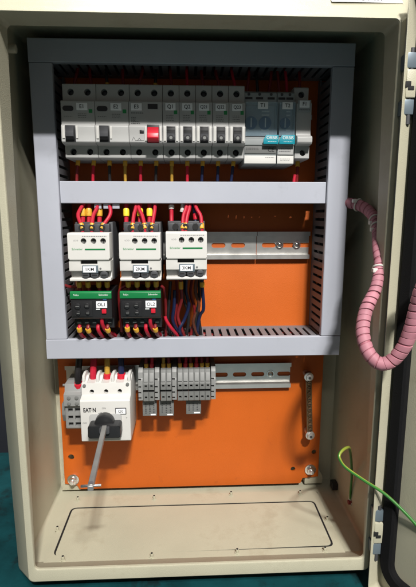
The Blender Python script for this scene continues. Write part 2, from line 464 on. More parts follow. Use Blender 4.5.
for x in (-111.2, -100.9, -90.6):
    MB().box(x-4, x+4, -52, -50.6, 34.5, 39.9, .3).build('clip', M['duct'], md)

for z0, nm in ((52.5, 'middle'), (-130.5, 'bottom')):
    for k, (dy, dz, m) in enumerate(((-20, -5, 'black_w'), (-24, 4, 'dred'), (-36, -2, 'black_w'), (-44, 5, 'blue_w'))):
        pts = [(-148 + i*24.5, dy + random.uniform(-3, 3), z0 + dz + random.uniform(-2, 2)) for i in range(13)]
        o = MB().sweep(smooth(pts, 4), 3.6, 8).build('wire_bundle', M[m], loc=pts[0])  # unseen wires added to stop light leaking through the duct slots
        tag(o, ('black', 'dark red', 'second black', 'blue')[k] + ' wire bundle added inside the %s cable duct to block light' % nm, 'wire', 'wire bundles added inside the ducts to block light')

for k, (x, y, m) in enumerate(((161, -22, 'black_w'), (168, -38, 'dred'))):
    pts = [(x + random.uniform(-2, 2), y + random.uniform(-4, 4), -112 + 24*i) for i in range(13)]
    o = MB().sweep(smooth(pts, 4), 5, 8).build('wire_bundle', M[m], loc=pts[0])  # unseen run added to keep light from passing this duct's slots
    tag(o, ('black', 'dark red')[k] + ' wire bundle added up inside the right cable duct to block light', 'wire', 'wire bundles added inside the ducts to block light')

# ================================================================== BREAKERS
ZB = 128.6
def prof(dz=0):
    return [(-5, 37), (-8, 38.3), (-61, 38.3), (-62, 37.3), (-62, 19.8), (-70.8, 19.0), (-72, 17.8), (-72, -5.6), (-74.6, -7.0), (-75.2, -8.2), (-75.2, -23.6), (-74, -25), (-62, -26.4), (-62, -38.4), (-61, -39.4), (-8, -39.4), (-5, -38)]
def breaker_body(x0, wd, t, terms, m='grey'):
    o = MB().prism([(y, z+ZB) for y, z in prof()], x0+.2, x0+wd-.2, 'x', .45).build('breaker_body', M[m], t)
    c = MB()
    for x in terms:
        for z in (29.5, -32.6): c.cyl((x, -55, ZB+z), 3.5, 10, 'y', 18)
    cut(o, c)
    for x in terms:
        for z in (29.5, -32.6):
            q = MB().cyl((x, -54.9, ZB+z), 3.45, .4, 'y', 18).build('terminal', M['hole'], t)
            MB().cyl((x, -55.2, ZB+z), 2.5, 1.2, 'y', 14, bev=.3).build('terminal_screw', M['darkgrey'], q)
    return o
def tagplate(t, x, z, txt, y=-72, wd=11.6, hh=7.2, size=5.6):
    l = MB().box(x-wd/2, x+wd/2, y-.9, y+.2, z-hh/2, z+hh/2, .25).build('label_plate', M['label'], t)
    lettering(txt, size, (x, y-1.0, z-.1), l, M['ink'], bold=.06, sx=.95)
def small_print(t, x, z, wd, n, y=-72.05, m='inkgrey'):
    b = MB()
    for i in range(n):
        xx = x
        while xx < x+wd:
            l = random.uniform(.8, 2.2); b.box(xx, min(xx+l, x+wd), y-.05, y+.1, z-i*1.8-.55, z-i*1.8); xx += l+.6
    b.build('small_print', M[m], t)
def slope(x): return .0075*(x+140)

GB = 'circuit breakers clipped in a row on the upper rail'
def two_pole(x0, txt, label):
    t = thing('circuit_breaker', (x0+18, -6, ZB-40), label, 'circuit breaker', GB)
    breaker_body(x0, 36, t, (x0+9, x0+27))
    MB().prism(rr2(x0+2.2, x0+13.6, 136.6, 141.8, 2.5, 5), -71.8, -72.5, 'y').build('test_button', M['black'], t)
    tagplate(t, x0+22.6, 141.2, txt)
    MB().box(x0+29.6, x0+33.5, -72.2, -71.8, 134.8, 138.6).build('approval_mark', M['inkgreen'], t)
    small_print(t, x0+3, 131.5, 9, 1); small_print(t, x0+18, 134, 9, 3)
    s = MB().box(x0+4.6, x0+15.4, -75.6, -70, 104.4, 121.6, .3).build('toggle_slot', M['black'], t)
    MB().prism([(-74, 121.5), (-77, 121), (-80.5, 113.5), (-81, 109.5), (-77.5, 107), (-74, 106)], x0+5.6, x0+14.4, 'x', .6).build('toggle', M['toggle'], s)
    MB().box(x0+1.5, x0+4.2, -76.2, -74.8, 108, 121, .4).box(x0+15.8, x0+18, -76.2, -74.8, 108, 121, .4).build('toggle_guard', M['white'], t)
    return t
two_pole(-142.5, 'E1', 'leftmost double breaker labelled E1 with black toggle')
two_pole(-106.5, 'E2', 'double breaker labelled E2 with black toggle, second in the row')
# residual current switch with red toggle
x0 = -70.5
t = thing('residual_current_switch', (x0+18, -6, ZB-40), 'double width safety switch labelled E3 with a red toggle', 'safety switch', GB)
breaker_body(x0, 36, t, (x0+9, x0+27))
tagplate(t, x0+8.4, 141.4, 'E3')
MB().box(x0+20.5, x0+31, -72.3, -71.7, 139.4, 144.6).build('status_window', M['black'], t)
small_print(t, x0+2.5, 135.5, 13, 1, m='ink'); small_print(t, x0+2.5, 131, 5, 3, m='ink'); small_print(t, x0+2.5, 126.4, 9, 2, m='ink')
MB().box(x0+11.5, x0+16, -75.7, -75, 113.6, 117.2, .5).build('test_button', M['black'], t)
b = MB()
for pts in (((x0+3, 106), (x0+5, 110), (x0+7, 106.3)), ((x0+7, 106.3), (x0+16, 106.6)), ((x0+9, 106.5), (x0+11, 109), (x0+13, 106.6))):
    b.sweep([(p[0], -75.4, p[1]) for p in pts], .22, 5)
b.build('circuit_symbol', M['inkgrey'], t)
s = MB().box(x0+19.4, x0+32.6, -75.6, -70, 103.9, 122.8, .3).build('toggle_slot', M['black'], t)
MB().prism([(-74, 120.6), (-77, 120), (-82, 113), (-83, 108.5), (-80, 105), (-74, 104.2)], x0+20, x0+32, 'x', .8).build('toggle', M['redknob'], s)
MB().box(x0+17, x0+19.2, -76.2, -74.8, 106, 121, .4).box(x0+32.8, x0+35, -76.2, -74.8, 106, 121, .4).build('toggle_guard', M['white'], t)
# single pole breakers: one built, four copied, each with its own label plate
def one_pole(x0):
    t = thing('circuit_breaker', (x0+9, -6, ZB-40), None, 'circuit breaker', GB)
    breaker_body(x0, 18, t, (x0+9,))
    MB().box(x0+12.5, x0+16, -72.2, -71.8, 134.4, 138.2).build('approval_mark', M['inkgreen'], t)
    small_print(t, x0+4, 133.4, 8, 4)
    s = MB().box(x0+4.4, x0+13.8, -75.6, -70, 104.4, 121.4, .3).build('toggle_slot', M['black'], t)
    MB().prism([(-74, 114.5), (-77, 114), (-79.5, 110), (-79, 106.5), (-74, 105.2)], x0+5, x0+13.2, 'x', .6).build('toggle', M['toggle'], s)
    b = MB()
    for z in (120.0, 116.6): b.box(x0+4.7, x0+13.5, -75.6, -74.2, z-.7, z+.7, .2)
    b.build('toggle_stripe', M['white'], s)
    q = MB().cyl((x0+9.1, -79.1, 109), 2.9, .5, 'y', 18).build('toggle_badge', M['black'], s)
    MB().cyl((x0+9.1, -79.4, 109), 1.7, .5, 'y', 18).build('badge_center', M['midgrey'], q)
    MB().box(x0+1.2, x0+3.8, -76.2, -74.8, 106, 121.5, .4).box(x0+14.4, x0+16.8, -76.2, -74.8, 106, 121.5, .4).build('toggle_guard', M['white'], t)
    return t
q1 = one_pole(-34.5)
brks = [q1] + [copy_thing(q1, 18*i) for i in range(1, 5)]
for i, (t, txt, lab) in enumerate(zip(brks, ('Q1', 'Q2', 'Q21', 'Q22', 'Q23'), (
        'single breaker labelled Q1 just right of the red toggle', 'single breaker labelled Q2', 'single breaker labelled Q21, third of the five single breakers',
        'single breaker labelled Q22, fourth of the five single breakers', 'single breaker labelled Q23 beside the blue window timers'))):
    t['label'] = lab
    xc = -25.7 + 18*i
    tagplate(t, xc, 141.9, txt, wd=11, size=5.6 if len(txt) < 3 else 4.7)

# timers with clear covers
def timer(x0, wd, zb, label, txt, xl, terms):
    t = thing('time_switch', (x0+wd/2, -6, zb), label, 'time switch', 'time switches with clear blue covers and teal tags')
    x1 = x0+wd
    pr = [(-5, zb), (-58, zb), (-60, zb+1), (-60.4, 93.6), (-61, 95), (-61, 103), (-63, 104.5), (-63, 113), (-54, 114), (-54, 149), (-56, 150.5), (-56, 161), (-52, 163.5), (-8, 163.5), (-5, 162)]
    o = MB().prism(pr, x0+.2, x1-.2, 'x', .4).build('timer_body', M['timer'], t)
    for x in terms:
        MB().box(x-4, x+4, -56.3, -55, 154.2, 156.6, .2).build('terminal', M['black'], t)
        MB().cyl((x, -55.5, 159.6), 1.6, .8, 'y', 12).build('terminal_screw', M['darkgrey'], t)
    MB().box(x0+2.5, x1-2.5, -55, -53.5, 114.4, 147.5, .3).build('face_panel', M['tface'], t)
    n = 2 if wd > 20 else 1
    for k in range(n):
        dx = x0 + 8 + k*16
        dl = MB().cyl((dx if n > 1 else x0+9, -55, 129), 7 if n > 1 else 6, 3.5, 'y', 28, bev=.5).build('dial', M['blue'], t)
        MB().box((dx if n > 1 else x0+9)-.6, (dx if n > 1 else x0+9)+.6, -59, -58, 124, 134, .2).build('dial_pointer', M['inkwhite'], dl)
    b = MB()
    for k in range(7): b.box(x0+wd*.55, x0+wd*.78, -55.4, -54.8, 117+k*4, 118.6+k*4)
    b.build('scale_marks', M['inkwhite'], t)
    MB().box(x0+1, x1-1, -66, -64.8, 113.6, 149.6, .5).box(x0+1, x0+2, -64.7, -55, 113.6, 149.6).box(x1-2, x1-1, -64.7, -55, 113.6, 149.6).build('clear_cover', M['glass'], t)
    tagplate(t, xl, 145.5, txt, y=-66.4, wd=11.5)
    return t
t1 = timer(55.6, 37, 83.5, 'wide timer labelled T1 with clear blue window and teal tag', 'T1', 75.2, (61, 73, 86))
MB().box(56.4, 92, -61.9, -60.6, 95.6, 103.2, .1).build('rating_label', M['midgrey'], t1)
lettering('CE', 6, (86, -62.1, 99.4), t1, M['ink'], bold=.05); small_print(t1, 58, 101.5, 14, 2, y=-62, m='ink')
t2 = timer(93.0, 19.6, 83.5, 'narrow timer labelled T2 between T1 and the fuse holder', 'T2', 102.4, (98, 107))
MB().box(94, 111.6, -62.2, -60.6, 94.4, 103.4, .1).build('rating_label', M['grey'], t2)
small_print(t2, 95.5, 101.5, 13, 3, y=-62.3, m='ink'); small_print(t2, 97, 90, 11, 2, y=-61.25, m='inkgrey')
small_print(t1, 80, 91.5, 10, 1, y=-61.25)
MB().box(56.2, 92.2, -61.2, -59.8, 84.6, 93.2, .3).build('terminal_cover', M['white'], t1)
MB().box(93.4, 112.2, -61.2, -59.8, 84.6, 93.2, .3).build('terminal_cover', M['white'], t2)
for xa, xb, par in ((76.4, 93.2, t1), (94.0, 111.6, t2)):
    tg = MB().prism([(xa, 109.5), (xa+3, 114.6), (xb, 114.6), (xb, 105), (xa, 105)], -66.4, -68, 'y', .3).build('teal_tag', M['teal'], par)
    lettering('ORBIS', 4.6, ((xa+xb)/2+1, -68.1, 111.4), tg, M['inkwhite'], bold=.04, sx=1.0)
    small_print(tg, xa+5, 107.6, 9.5, 1, y=-68.05, m='inkwhite')
# fuse holder
x0 = 112.8
t = thing('fuse_holder', (x0+9, -6, ZB-40), 'grey fuse holder labelled F1 at the right end of the row', 'fuse holder')
o = MB().prism([(-5, 169.5), (-48, 169.5), (-50, 168), (-50, 151), (-64, 149.5), (-66, 148), (-65, 116), (-66, 114.5), (-72, 113), (-73.5, 111), (-73.5, 106.5), (-72, 104.5), (-62, 103.5), (-62, 90.4), (-60, 89.6), (-5, 89.6)], x0+.2, x0+16.8, 'x', .5).build('holder_body', M['grey'], t)
cut(o, MB().cyl((x0+8.6, -44, 161), 3.5, 10, 'y', 18).cyl((x0+9.4, -55, 96.4), 3.5, 10, 'y', 18))
for xx, z, yy in ((x0+8.6, 161, -43.9), (x0+9.4, 96.4, -54.9)):
    q = MB().cyl((xx, yy, z), 3.45, .4, 'y', 18).build('terminal', M['hole'], t)
    MB().cyl((xx, yy-.3, z), 2.5, 1.2, 'y', 14, bev=.3).build('terminal_screw', M['darkgrey'], q)
MB().box(x0+1.4, x0+15.6, -67.2, -65.6, 138.6, 151.5, .3).build('name_field', M['timer'], t)
tagplate(t, x0+8.4, 147.2, 'F1', y=-67, wd=11)
small_print(t, x0+2.5, 141.5, 12, 1, y=-67.3, m='ink')

# ================================================================== CONTACTORS
GC = 'white contactors side by side on the middle rail'
def contactor(x0, dz, txt, label):
    t = thing('contactor', (x0+22.5, -8, -48+dz), label, 'contactor', GC)
    Z = lambda z: z+dz
    b = MB().box(x0+1, x0+44, -56, -8, Z(-47), Z(19.5), 1.2).box(x0+2.5, x0+42.5, -69, -50, Z(-43), Z(7), 1)
    for k in range(4): b.box(x0+2+k*10.6, x0+9.6+k*10.6, -64, -54, Z(8.6), Z(17.5), 1)
    base = b.build('contactor_base', M['darkgrey'], t)
    for k in range(3): MB().cyl((x0+10.2+k*11.4, -63, Z(13)), 3.6, 1.6, 'y', 16).build('terminal_port', M['hole'], base)
    pr = [(-68, 8.4), (-87, 8.4), (-90, 6.6), (-90, -20.6), (-89, -21.8), (-88.2, -22), (-88.2, -33), (-87.4, -33.8), (-80, -34), (-80, -41), (-87.6, -41.2), (-88.2, -42), (-88.2, -44), (-87, -44.8), (-68, -44.8)]
    f = MB().prism([(y, Z(z)) for y, z in pr], x0, x0+45, 'x', .5).build('contactor_front', M['white'], t)
    c = MB()
    hx = (x0+17.3, x0+28, x0+38.3)
    for x in hx: c.cyl((x, -84, Z(-.5)), 3.1, 10, 'y', 20)
    c.box(x0+12.6, x0+31, -95, -82, Z(-25.6), Z(-21.2)); c.box(x0-2, x0+1.2, -95, -70, Z(-22.5), Z(-19.5)); c.box(x0+43.8, x0+47, -95, -70, Z(-22.5), Z(-19.5))
    cut(f, c)
    for x in hx:
        q = MB().cyl((x, -84.1, Z(-.5)), 3.0, 2.6, 'y', 18, bev=.5).build('terminal_screw', M['midgrey'], t)
        MB().box(x-2.4, x+2.4, -87, -86.6, Z(-.9), Z(-.1)).box(x-.4, x+.4, -87, -86.6, Z(-2.9), Z(1.9)).build('screw_slot', M['black'], q)
    MB().box(x0+12.7, x0+30.9, -84, -82, Z(-25.5), Z(-21.3)).build('indicator_slot', M['hole'], t)  # black box paints the shade inside the white-walled slot
    for x in (x0+17.5, x0+27.2, x0+37.6):
        q = MB().cyl((x, -79, Z(-37.6)), 4.3, 9.6, 'y', 20, bev=.7).build('lower_terminal', M['darkgrey'], t)
        MB().box(x-2.6, x+2.6, -88.9, -88.4, Z(-38.1), Z(-37.1)).build('screw_slot', M['hole'], q)
    MB().box(x0+1.5, x0+12, -80.8, -79.8, Z(-40), Z(-35)).build('recess_shade_pad', M['grey'], t)  # grey pad paints the shading in the lower left recess
    MB().box(x0+18.4, x0+40.2, -90.25, -89.8, Z(-10.2), Z(-8.6)).build('green_stripe', M['green'], t)
    lettering('Schneider', 3.1, (x0+10.2, -90.1, Z(-9.2)), t, M['inkgreen'], bold=.02, sx=.95)
    lettering('LC1D', 2.1, (x0+9, -90.1, Z(0)), t, M['inkgrey'])
    small_print(t, x0+16, Z(4.9), 26, 1, y=-90.05)
    l = MB().box(x0+14.4, x0+31.6, -89.6, -88, Z(-35.4), Z(-27), .3).build('label_plate', M['hinge'], t)
    l2 = MB().box(x0+15.4, x0+29.4, -90.0, -89.4, Z(-34.7), Z(-27.9), .2).build('label_insert', M['label'], l)
    lettering(txt, 5.2, (x0+22.4, -90.05, Z(-31.3)), l2, M['ink'], bold=.05)
    MB().cyl((x0+34, -88.1, Z(-30.6)), 1.1, .5, 'y', 12).build('mark_dot', M['inkgrey'], t)
    return t
contactor(-138.2, 0, '1KM', 'left white contactor labelled 1KM above relay OL1')
contactor(-83.1, 0, '2KM', 'middle white contactor labelled 2KM above relay OL2')
contactor(-32.3, 1.0, '3KM', 'right white contactor labelled 3KM beside bare rail, no relay below')

# ================================================================== OVERLOAD RELAYS
def overload(x0, dz, txt, label):
    t = thing('overload_relay', (x0+22.5, -8, -104+dz), label, 'overload relay', 'black relays with green top strips under the contactors')
    Z = lambda z: z+dz
    pr = [(-30, -57.5), (-79, -57.5), (-81, -59), (-81, -87), (-79, -89), (-68, -90), (-68, -102), (-66, -103), (-30, -103)]
    o = MB().prism([(y, Z(z)) for y, z in pr], x0, x0+45.6, 'x', .6).build('relay_body', M['black'], t)
    g = MB().prism([(-79.6, -56.9), (-80.6, -57), (-82.4, -58.6), (-82.4, -65.2), (-81, -65.8), (-79.6, -65.8)], x0-.2, x0+45.8, 'x', .4)
    g = MB() if False else g
    gs = None
    for z in (0,): gs = g
    # shift vertically
    for v in gs.bm.verts: v.co.z += dz
    gs = gs.build('green_strip', M['green'], t)
    lettering('TeSys', 2.6, (x0+6.5, -82.5, Z(-61)), gs, M['inkwhite']); lettering('Schneider', 2.7, (x0+37, -82.5, Z(-61)), gs, M['inkwhite'])
    MB().box(x0+2, x0+24, -81.6, -80.6, Z(-86), Z(-68.5), .3).build('cover_panel', M['black'], t)
    for x, z, r in ((x0+7.5, -74, 3.4), (x0+18, -73.5, 3.0), (x0+8, -82, 2.6), (x0+18.6, -81.6, 2.6)):
        q = MB().cyl((x, -81.4, Z(z)), r, 1.4, 'y', 20, bev=.3).build('setting_dial', M['black'], t)
        MB().box(x-r*.6, x+r*.6, -83, -82.7, Z(z-.35), Z(z+.35)).build('dial_slot', M['midgrey'], q)
    l = MB().box(x0+28.4, x0+40.6, -82.4, -80.8, Z(-76), Z(-68.4), .25).build('label_plate', M['label'], t)
    lettering(txt, 5.4, (x0+34.5, -82.5, Z(-72.2)), l, M['ink'], bold=.07, sx=.95)
    MB().box(x0+34.5, x0+39.5, -83, -80.8, Z(-82.4), Z(-77.4), .6).build('stop_button', M['redknob'], t)
    MB().box(x0+28, x0+32.5, -81.6, -80.8, Z(-78.2), Z(-77.2)).build('button_text', M['inkwhite'], t)
    MB().box(x0+36, x0+40, -81.6, -80.6, Z(-67.4), Z(-66.2), .2).build('reset_button', M['blue'], t)
    for k in range(5):
        x = x0+5.5+k*8.7
        q = MB().cyl((x, -67.6, Z(-96.2)), 3.2, 1.2, 'y', 16, bev=.3).build('terminal_screw', M['darkgrey'], t)
        MB().box(x-2, x+2, -69.2, -68.7, Z(-96.6), Z(-95.8)).build('screw_slot', M['steel'], q)
    return t
overload(-140.3, 0, 'OL1', 'left overload relay labelled OL1 under contactor 1KM')
overload(-85.0, 0, 'OL2', 'right overload relay labelled OL2 under contactor 2KM')

# ================================================================== ISOLATOR
iso = thing('isolator_switch', (-109, -8, -245), 'white rotary isolator labelled Q0 with black handle and long grey shaft', 'isolator')
xl, xr = -138.6, -79.2
pr = [(-8, -172), (-44, -169), (-46, -169.6), (-50, -172.6), (-58, -174), (-60, -188.5), (-69.4, -191), (-70.6, -192.5), (-70.6, -243), (-69, -244.6), (-8, -244.6)]
ib = MB().prism(pr, xl, xr, 'x', .6).build('switch_body', M['white'], iso)
c = MB()
for x in (-126.3, -109.1, -92.5): c.cyl((x, -54, -184.6), 2.7, 12, 'y', 16)
for x in (-127.5, -110, -92.5): c.box(x-4.6, x+4.6, -70, -30, -180.2+6, -160)
cut(ib, c)
for x in (-126.3, -109.1, -92.5): MB().cyl((x, -53.9, -184.6), 2.65, .5, 'y', 16).build('screw_hole', M['hole'], iso)
b = MB()
for x in (xl+2.2, -119.4, -101.2, xr-2.2): b.prism([(-12, -169), (-46, -163.5), (-56, -165.5), (-57, -174), (-12, -174)], x-1.5, x+1.5, 'x', .4)
b.build('phase_barrier', M['white'], iso)
for x, z in ((-135.2, -177), (-83.0, -176)): MB().cyl((x, -58, z), 2.0, 2, 'y', 14, bev=.3).build('cover_screw', M['midgrey'], iso)
for x in (-131, -86): MB().box(x-4, x+4, -46, -20, -252, -243, 1).build('mounting_foot', M['grey'], iso)
MB().box(-137, -81, -40, -10, -249, -243.6, 1).build('switch_base', M['grey'], iso)
MB().prism(rr2(-128, -89.5, -238.6, -208, 4), -70.4, -72.2, 'y', .4).build('handle_plate', M['grey'], iso)
b = MB().cyl((-109, -71, -217), 11.5, 11, 'y', 36, bev=1.6)
b.prism(rr2(-127, -88.8, -231.4, -215.6, 3.4), -72, -88, 'y', 1.2)
hd = b.build('rotary_handle', M['black'], iso)
b = MB().prism(rr2(-113, -101, -224, -216, 2), -86, -92, 'y', .6); b.build('shaft_socket', M['darkgrey'], hd)
# square extension shaft with cross pin
a = Vector((-107.3, -88, -217.5)); e = Vector((-100.4, -200, -222.4)); d = (e-a).normalized()
u = d.cross(Vector((0, 0, 1))).normalized(); v = u.cross(d)
b = MB()
h = 2.7
ringp = lambda p, k=1.: [tuple(p + (u*sx + v*sz)*h*k) for sx, sz in ((-1, -.8), (-.8, -1), (.8, -1), (1, -.8), (1, .8), (.8, 1), (-.8, 1), (-1, .8))]
b.loft([ringp(a), ringp(e), ringp(e + d*.6, .8)], True, True)
sh = b.build('switch_shaft', M['steeld'], iso)
pc = e - d*4
b = MB().cyl(pc - u*9.5, 1.25, 19, u, 12, bev=.3); b.cyl(pc + u*0 - v*3.2, 2.6, 6.4, v, 12)
b.build('cross_pin', M['steelb'], sh)
lettering('EAT·N', 7.4, (-127.4, -70.75, -203.6), iso, M['ink'], bold=.22, sx=.74)
lettering('ON', 3.0, (-110.4, -70.75, -201.4), iso, M['inkgrey']); lettering('OFF', 2.8, (-134, -70.75, -220), iso, M['inkgrey'])
lettering('T', 2.8, (-83.6, -70.75, -214.5), iso, M['inkgrey'])
arc = [(-111 + 12.6*math.cos(R(k)), -70.7, -219 + 12.6*math.sin(R(k))) for k in range(100, 156, 6)]
MB().sweep(arc, .35, 6).build('position_arc', M['inkgrey'], iso)
fr = MB().box(-96.8, -83.8, -71.6, -70.3, -209, -201.2, .2).build('label_frame', M['ink'], iso)
l = MB().box(-96.1, -84.5, -72.0, -71, -208.4, -201.8, .1).build('label_plate', M['label'], fr)
lettering('Q0', 4.8, (-90.3, -72.1, -205.1), l, M['inkgrey'], bold=.03)
# auxiliary contact beside it
aux = thing('auxiliary_contact', (-152, -6, -240), 'small grey contact block clipped to the left side of the isolator', 'contact block')
ab = MB().prism([(-6, -180), (-42, -181), (-44, -190), (-50, -192), (-50, -207), (-46, -209), (-46, -238), (-42, -241), (-6, -241)], -163.5, -141, 'x', .6).build('block_body', M['stop'], aux)
c = MB()
for z in (-214, -224, -233): c.box(-160, -154, -60, -40, z-2.6, z+2.6); c.box(-151.5, -144.5, -60, -40, z-2.6, z+2.6)
cut(ab, c)
for z in (-214, -224, -233):
    for x in (-157, -148): MB().box(x-2.9, x+2.9, -41, -40.2, z-2.5, z+2.5).build('terminal_hole', M['black'], aux)
for z in (-196, -203.5): MB().cyl((-157, -49.6, z), 2.3, 1.6, 'y', 14, bev=.3).cyl((-147.5, -49.6, z), 2.3, 1.6, 'y', 14, bev=.3).build('terminal_screw', M['midgrey'], aux)
b = MB().cyl((-166, -40, -183), 1.6, 20, 'x', 12); b.build('fixing_pin', M['midgrey'], aux)
b = MB().prism([(-20, -206), (-40, -208), (-42, -222), (-38, -232), (-20, -234)], -169, -163.6, 'x', .8); b.build('side_latch', M['midgrey'], aux)

# ================================================================== TERMINAL BLOCKS
GT = 'grey feed-through terminal blocks on the lower rail'
def terminal(xa, wd):
    t = thing('terminal_block', (xa+wd/2, -6, -203), None, 'terminal block', GT)
    pr = [(-6, -164), (-38, -162.5), (-43, -164), (-47, -178), (-50, -180), (-50, -202), (-48, -203.5), (-6, -203.5)]
    o = MB().prism(pr, xa+.15, xa+wd-.15, 'x', .3).build('terminal_body', M['midgrey'], t)
    c = MB(); xm = xa+wd/2
    c.box(xm-1.5, xm+1.5, -60, -44, -184.2, -181.4); c.box(xm-1.5, xm+1.5, -60, -44, -199, -196)
    c.box(xa-1, xa+wd+1, -60, -46.5, -191.2, -187.4)
    cut(o, c)
    MB().box(xm-1.4, xm+1.4, -45, -44.2, -184.1, -181.5).box(xm-1.4, xm+1.4, -45, -44.2, -198.9, -196.1).build('wire_entry', M['hole'], t)
    MB().box(xa+.3, xa+wd-.3, -46.9, -46.6, -191.1, -187.5).build('bridge_slot', M['hole'], t)
    b = MB().prism([(-44.2, -167), (-45.4, -167.2), (-48.4, -177.4), (-47, -177.8)], xa+.9, xa+wd-.9, 'x', .2)
    b.build('marker_tab', M['stop'], t)
    return t
xs = [-65.2, -58.2, -43.6, -36.6] + [-22.6 + 6.95*i for i in range(6)]
labs = ['left terminal of the leftmost terminal pair', 'right terminal of the leftmost terminal pair', 'left terminal of the middle pair', 'right terminal of the middle pair',
        'first terminal from the left in the long right row of six', 'second terminal from the left in the long right row of six', 'third terminal from the left in the long right row of six', 'fourth terminal from the left in the long right row of six',
        'fifth terminal from the left in the long right row of six', 'last terminal at the right end of the row of six']
tp = terminal(xs[0], 6.9)
for i, (x, lb) in enumerate(zip(xs, labs)):
    t = tp if i == 0 else copy_thing(tp, x-xs[0])
    t['label'] = 'grey terminal block, ' + lb
def endstop(xa, wd):
    t = thing('end_stop', (xa+wd/2, -6, -203), None, 'end stop', 'grey end stops between the terminal blocks')
    o = MB().prism([(-6, -161), (-40, -161), (-45, -166), (-45, -174), (-48, -176), (-48, -202), (-6, -203)], xa+.2, xa+wd-.2, 'x', .5).build('stop_body', M['stop'], t)
    c = MB()
    for z in (-175.5, -184.5, -192, -199): c.box(xa-1, xa+wd*.62, -60, -43, z-1.2, z+1.2)
    cut(o, c)
    b = MB()
    for z in (-175.5, -184.5, -192, -199): b.box(xa+.4, xa+wd*.6, -43.6, -42.6, z-1.1, z+1.1)
    b.build('notch', M['hole'], t)
    return t
es = endstop(-71.6, 6.2)
for i, (x, lb) in enumerate(((-71.6, 'notched grey end stop left of the first terminal pair'), (-51.0, 'notched grey end stop between the first and middle terminal pairs'),
                             (-29.4, 'notched grey end stop between middle pair and row of six'), (19.6, 'notched grey end stop at the far right of the terminals'))):
    t = es if i == 0 else copy_thing(es, x+71.6)
    t['label'] = lb
for x0, x1, z0, z1, lb in ((-67.3, -49.4, -226, -206, 'grey marker card hanging below the leftmost terminal pair'), (-46.2, -27.6, -226.4, -206, 'grey marker card hanging below the middle terminal pair'),
                       (-11.8, 7.2, -224.6, -207, 'grey marker card hanging below the row of six terminals')):
    t = thing('marker_card', ((x0+x1)/2, -38, z0), lb, 'marker card', 'grey marker cards hanging under the terminals')
    MB().box(x0, x1, -41, -38, z0, z1, .5).build('card', M['midgrey'], t)
    b = MB()
    for k in range(3):
        xx = x0 + 3 + k*5.2
        z = z1-3
        while z > z0+4:
            l = random.uniform(1, 2.6); b.box(xx, xx+random.uniform(1.2, 2.2), -41.15, -40.9, z-l*.6, z); z -= l+.5
    b.build('faded_print', M['darkgrey'], t)
    MB().box(x0+10, x1-1.5, -41.3, -40.9, z0+.8, z0+2.6, .1).build('white_stripe', M['label'], t)

# ================================================================== EARTH BAR
t = thing('earth_bar', (154.5, 0, -271), 'vertical brass earth bar with row of screws on the right of the orange plate', 'earth bar')
p0 = Vector((152.2, 0, -186)); p1 = Vector((157.2, 0, -270))
b = MB().box(-4, 4, -17, -12, -48, 48, .6)
ang = math.atan2(5, 84)
rot = Matrix.Translation((154.7, 0, -228)) @ Matrix.Rotation(ang*-1*-1, 4, 'Y') @ Matrix.Identity(4)
for v in b.bm.verts: v.co = Matrix.Translation((154.7, 0, -228)) @ Matrix.Rotation(-ang, 4, 'Y') @ v.co
b.build('bar', M['brass'], t)
for k in range(10):
    p = p0.lerp(p1, .1 + .8*k/9)
    q = MB().cyl((p.x, -17, p.z), 2.7, 2.6, 'y', 14, bev=.5).build('clamp_screw', M['brass'], t)
    MB().box(p.x-2, p.x+2, -19.9, -19.4, p.z-.4, p.z+.4).build('screw_slot', M['hole'], q)
for p in (p0, p1):
    q = MB().cyl((p.x, 0, p.z), 4.2, 12, 'y', 6).cyl((p.x, -17, p.z), 6.3, 1.2, 'y', 22, bev=.3).cyl((p.x, -18.2, p.z), 4.6, 4, 'y', 6, bev=.5).build('standoff_bolt', M['steel'], t)
    MB().cyl((p.x, -22, p.z), 1.8, .5, 'y', 10).build('bolt_socket', M['darkgrey'], q)

# ================================================================== WIRES
G = 'short wires between ducts and switchgear'
# above the breakers
tops = ((-133.5, 'E1 left', 'dred'), (-115.5, 'E1 right', 'dred'), (-97.5, 'E2 left', 'black_w'), (-79.5, 'E2 right', 'dred'), (-61.5, 'E3 left', 'dred'), (-43.5, 'E3 right', 'black_w'),
        (-25.5, 'Q1', 'dred'), (-7.5, 'Q2', 'red'), (10.5, 'Q21', 'dred'), (28.5, 'Q22', 'dred'), (46.5, 'Q23', 'red'), (61, 'T1 left', 'dred'), (73, 'T1 middle', 'black_w'), (86, 'T1 right', 'dred'), (98, 'T2 left', 'dred'), (107, 'T2 right', 'red'), (121.4, 'F1', 'dred'))
cn = {'dred': 'dark red', 'red': 'red', 'black_w': 'black', 'blue_w': 'blue', 'brown_w': 'brown', 'yellow_w': 'yellow'}
for x, nm, m in tops:
    j = random.uniform(-3, 3); zt = 170.5 if 'T' not in nm else 163
    wire('%s wire dropping from the top duct into terminal %s' % (cn[m], nm), G, [(x, -40, zt-3), (x, -40, zt+4), (x+j, -38, 184), (x+j*1.6, -30, 200)], 1.7, m, [(.2, 5)] if m == 'black_w' else [])
# below the breakers
for x, nm, m in ((-134, 'E1 left', 'dred'), (-116, 'E1 right', 'red'), (-98, 'E2 left', 'black_w'), (-80, 'E2 right', 'yellow_w'), (-62, 'E3 left', 'red'), (-44, 'E3 right', 'black_w'),
                 (-26, 'Q1', 'yellow_w'), (-8, 'Q2', 'red'), (10, 'Q21', 'blue_w'), (28, 'Q22', 'blue_w'), (46, 'Q23', 'blue_w'), (122, 'F1', 'dred')):
    j = random.uniform(-4, 0)
    wire('%s wire running from under breaker %s into the middle duct' % (cn[m], nm), G, [(x, -40, 94), (x, -40, 88), (x+j*.4, -42, 76), (x+j, -40, 56)], 1.8, m, [(.42, 7)])
wire('short red wire end poking up from the middle duct left of F1', G, [(117, -44, 56), (117.5, -44, 68), (118.5, -44, 74)], 1.9, 'red', [])
